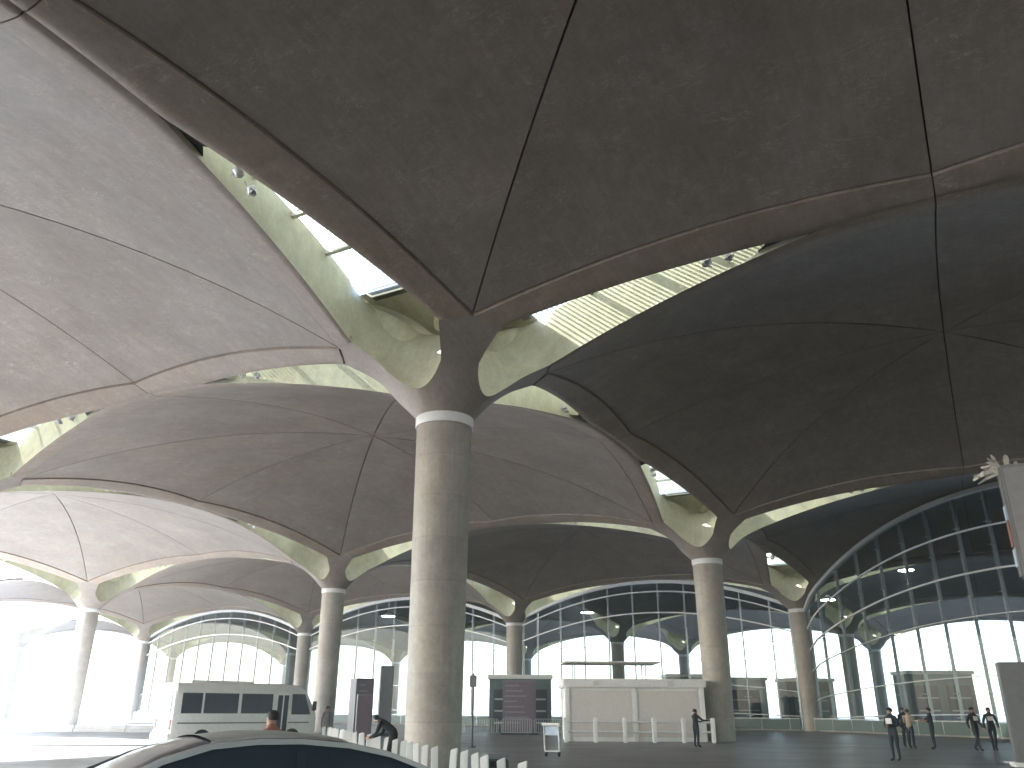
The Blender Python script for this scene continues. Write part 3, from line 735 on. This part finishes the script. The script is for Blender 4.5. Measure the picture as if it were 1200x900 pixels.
# ------------------------------------------------------------------ people
def person(label, loc, rz, top, bottom, skin='skin2', hair=True, pose='stand', hgt=1.74, patch=None, shoe='blackc', sleeves=True, group=None):
    k = hgt/1.74
    J = dict(pel=(0, 0, .94), wai=(0, .0, 1.08), che=(0, .01, 1.30), nk0=(0, 0, 1.46), nk1=(0, .015, 1.53), hd0=(0, .02, 1.60), hd1=(0, .015, 1.68), nose=(0, .10, 1.60))
    for s, n in ((1, 'r'), (-1, 'l')):
        J.update({'sh'+n: (s*.185, 0, 1.42), 'el'+n: (s*.25, -.03, 1.13), 'wr'+n: (s*.25, .06, .89), 'pa'+n: (s*.245, .08, .81),
                  'hi'+n: (s*.095, 0, .90), 'kn'+n: (s*.11, .02, .50), 'an'+n: (s*.12, -.02, .09), 'to'+n: (s*.14, .14, .035)})
    if pose == 'walk':
        J.update(knr=(.1, .14, .52), anr=(.1, .20, .10), tor=(.11, .36, .05), knl=(-.1, -.04, .50), anl=(-.1, -.26, .13), tol=(-.11, -.12, .04), elr=(.25, -.12, 1.14), wrr=(.24, -.06, .92), par=(.24, -.03, .84), ell=(-.25, .04, 1.13), wrl=(-.24, .2, .95), pal=(-.23, .25, .89))
    if pose == 'folded':
        J.update(elr=(.27, .02, 1.15), wrr=(.08, .24, 1.12), par=(0, .26, 1.13), ell=(-.27, .02, 1.15), wrl=(-.08, .26, 1.17), pal=(0, .27, 1.18))
    if pose == 'reach':
        J.update(elr=(.34, .16, 1.24), wrr=(.45, .34, 1.22), par=(.49, .41, 1.23), ell=(-.22, .14, 1.16), wrl=(.05, .36, 1.18), pal=(.10, .42, 1.19))
    if pose == 'bend':
        J.update(wai=(0, .08, 1.06), che=(0, .30, 1.17), nk0=(0, .42, 1.25), nk1=(0, .48, 1.29), hd0=(0, .55, 1.31), hd1=(0, .60, 1.36), nose=(0, .62, 1.25),
                 shr=(.19, .36, 1.20), shl=(-.19, .36, 1.20), elr=(.22, .46, .93), ell=(-.22, .46, .93), wrr=(.16, .66, .84), wrl=(-.16, .66, .84), par=(.15, .73, .82), pal=(-.15, .73, .82), knr=(.12, .08, .5), knl=(-.12, .1, .5))
    rad = dict(pel=(.16, .125), wai=(.145, .11), che=(.175, .125), nk0=(.085, .075), nk1=(.058, .058), hd0=(.082, .095), hd1=(.078, .092), nose=(.016, .016))
    for n in 'rl': rad.update({'sh'+n: (.075, .075), 'el'+n: (.05, .05), 'wr'+n: (.032, .036), 'pa'+n: (.024, .042), 'hi'+n: (.105, .105), 'kn'+n: (.066, .066), 'an'+n: (.048, .05), 'to'+n: (.042, .035)})
    E_ = [('pel', 'wai', 't'), ('wai', 'che', 't'), ('che', 'nk0', 't'), ('nk0', 'nk1', 's'), ('nk1', 'hd0', 's'), ('hd0', 'hd1', 's'), ('hd0', 'nose', 's')]
    for n in 'rl':
        E_ += [('nk0', 'sh'+n, 't'), ('sh'+n, 'el'+n, 't'), ('el'+n, 'wr'+n, 't' if sleeves else 's'), ('wr'+n, 'pa'+n, 's'), ('pel', 'hi'+n, 'b'), ('hi'+n, 'kn'+n, 'b'), ('kn'+n, 'an'+n, 'b'), ('an'+n, 'to'+n, 'f')]
        w = Vector(J['wr'+n]); p = Vector(J['pa'+n]); d = (p-w).normalized()
        sd_ = d.cross(Vector((1, 0, 0) if abs(d.x) < .8 else (0, 0, 1))).normalized()
        for q in range(5):
            off = sd_*((q-1.5)*.018) if q < 4 else sd_*(-.042)
            ln = (.065, .078, .074, .058, .045)[q]; b0 = 'pa'+n
            J[f'f{n}{q}a'] = tuple(p+off*1.1+d*(ln*.55 if q < 4 else .0)+Vector((0, .006, 0))); J[f'f{n}{q}b'] = tuple(p+off*1.2+d*(ln if q < 4 else .03)+Vector((0, .022, 0)))
            rad[f'f{n}{q}a'] = (.010, .010); rad[f'f{n}{q}b'] = (.008, .008)
            E_ += [(b0, f'f{n}{q}a', 's'), (f'f{n}{q}a', f'f{n}{q}b', 's')]
    names = list(J); ix = {q: n for n, q in enumerate(names)}
    d = bpy.data.meshes.new('body_cage'); d.from_pydata([tuple(c*k for c in J[q]) for q in names], [(ix[a], ix[b]) for a, b, _ in E_], [])
    o = bpy.data.objects.new('body_cage', d); COL.objects.link(o)
    md = o.modifiers.new('skin', 'SKIN'); md.use_smooth_shade = True
    for q in names: sv = d.skin_vertices[0].data[ix[q]]; sv.radius = tuple(c*k for c in rad[q]); sv.use_root = q == 'pel'
    sb = o.modifiers.new('sub', 'SUBSURF'); sb.levels = 1; sb.render_levels = 1
    dg = bpy.context.evaluated_depsgraph_get(); dg.update()
    bm_ = bpy.data.meshes.new_from_object(o.evaluated_get(dg)); bpy.data.objects.remove(o)
    bm_.name = 'body'; bm_.materials.clear()
    cls = {'s': 0, 't': 1, 'b': 2, 'f': 3}
    for m_ in (M[skin], M[top], M[bottom], M[shoe]): bm_.materials.append(m_)
    segs = [(Vector(J[a])*k, Vector(J[b])*k, cls[c], .5*(rad[a][0]+rad[b][0])*k) for a, b, c in E_]
    for p in bm_.polygons:
        c = p.center; best = None
        for a, b, cl, r_ in segs:
            ab = b-a; t = max(0, min(1, (c-a).dot(ab)/max(1e-9, ab.length_squared))); dd_ = (c-a-ab*t).length-r_
            if best is None or dd_ < best[0]: best = (dd_, cl)
        p.material_index = best[1]; p.use_smooth = True
    zmin = min(v.co.z for v in bm_.vertices)
    e = empty('person', loc, rz); tag(e, label, 'person', group)
    ob('body', bm_, e, (0, 0, -zmin))
    hd = Vector(J['hd1'])*k; up_ = (Vector(J['hd1'])-Vector(J['hd0'])).normalized()
    if hair:
        b = MB(); n = 14; secs = []
        for q in range(7):
            an = pi/2*q/6; secs.append([tuple(hd+Vector((cos(an)*.094*cos(2*pi*i/n), cos(an)*.112*sin(2*pi*i/n)-.012, sin(an)*.095-.015-(.05 if q == 0 and sin(2*pi*i/n) < .2 else 0)))+Vector((0, 0, -zmin))) for i in range(n)])
        b.loft(secs).build('hair', M['hair'] if hair is True else M[hair], e, True, 60)
    ce = Vector(J['che'])*k
    if patch:
        MB().box(-.12, .12, .128*k, .155*k, ce.z-.08-zmin, ce.z+.10-zmin).build('vest_patch', M['whitec'], e, bevel=.005)
        MB().box(-.12, .12, -.155*k, -.138*k, ce.z-.10-zmin, ce.z+.10-zmin).build('vest_patch', M['whitec'], e, bevel=.005)
    return e
person('guard in navy with white chest panels, walking nearest the glass wall', (13.46, 31, 0), R(120), 'navy', 'navy', pose='folded', patch=True, hgt=1.72)
person('person in khaki shirt standing left in the pair behind the guard', (18.7, 41.2, 0), R(-60), 'beigec', 'navy', pose='folded', hgt=1.7)
person('person in dark clothes with bare forearms, right of the khaki shirt', (19.45, 40.6, 0), R(70), 'navy', 'navy', pose='reach', hgt=1.76, sleeves=False)
person('guard in navy behind the khaki shirt, back to the glass wall', (19.1, 42.6, 0), R(190), 'navy', 'blackc', pose='stand', hgt=1.78, patch=True)
person('guard in black, left of the two walking near the grey totem', (20.6, 39, 0), R(200), 'blackc', 'navy', pose='walk', patch=True, hgt=1.8)
person('guard in black, right of the two, closest to the grey totem', (21.5, 39.3, 0), R(165), 'blackc', 'navy', pose='walk', patch=True, hgt=1.8)
person('person in dark jacket leaning beside the second column', (8.75, 41.5, 0), R(-60), 'blackc', 'navy', pose='reach', hgt=1.66)
person('person in black bending forward left of the central column', (-3.35, 25.5, 0), R(75), 'blackc', 'blackc', skin='skin', pose='bend', hgt=1.76)
person('black-haired person behind the silver car, only the head showing', (-3.62, 13.4, 0), R(70), 'redc', 'navy', skin='skin', hgt=1.56)
person('person in grey standing between the minibus front and the left column', (-8.45, 40.5, 0), R(200), 'greyc', 'beigec', hgt=1.7)

# ------------------------------------------------------------------ thin blue-tinted volume added in place of lens glare
HZ = 0.0015
if HZ:
    hm = bpy.data.materials.new('glare_haze'); hm.use_nodes = True; t = hm.node_tree
    t.nodes.remove(t.nodes['Principled BSDF']); pv = t.nodes.new('ShaderNodeVolumePrincipled')
    pv.inputs['Color'].default_value = (.72, .85, 1.0, 1); pv.inputs['Density'].default_value = HZ; pv.inputs['Anisotropy'].default_value = .2
    t.links.new(pv.outputs[0], t.nodes['Material Output'].inputs['Volume'])
    o = MB().box(-260, 260, -120, 330, -1.1, 21).build('glare_veil', hm); o['kind'] = 'stuff'
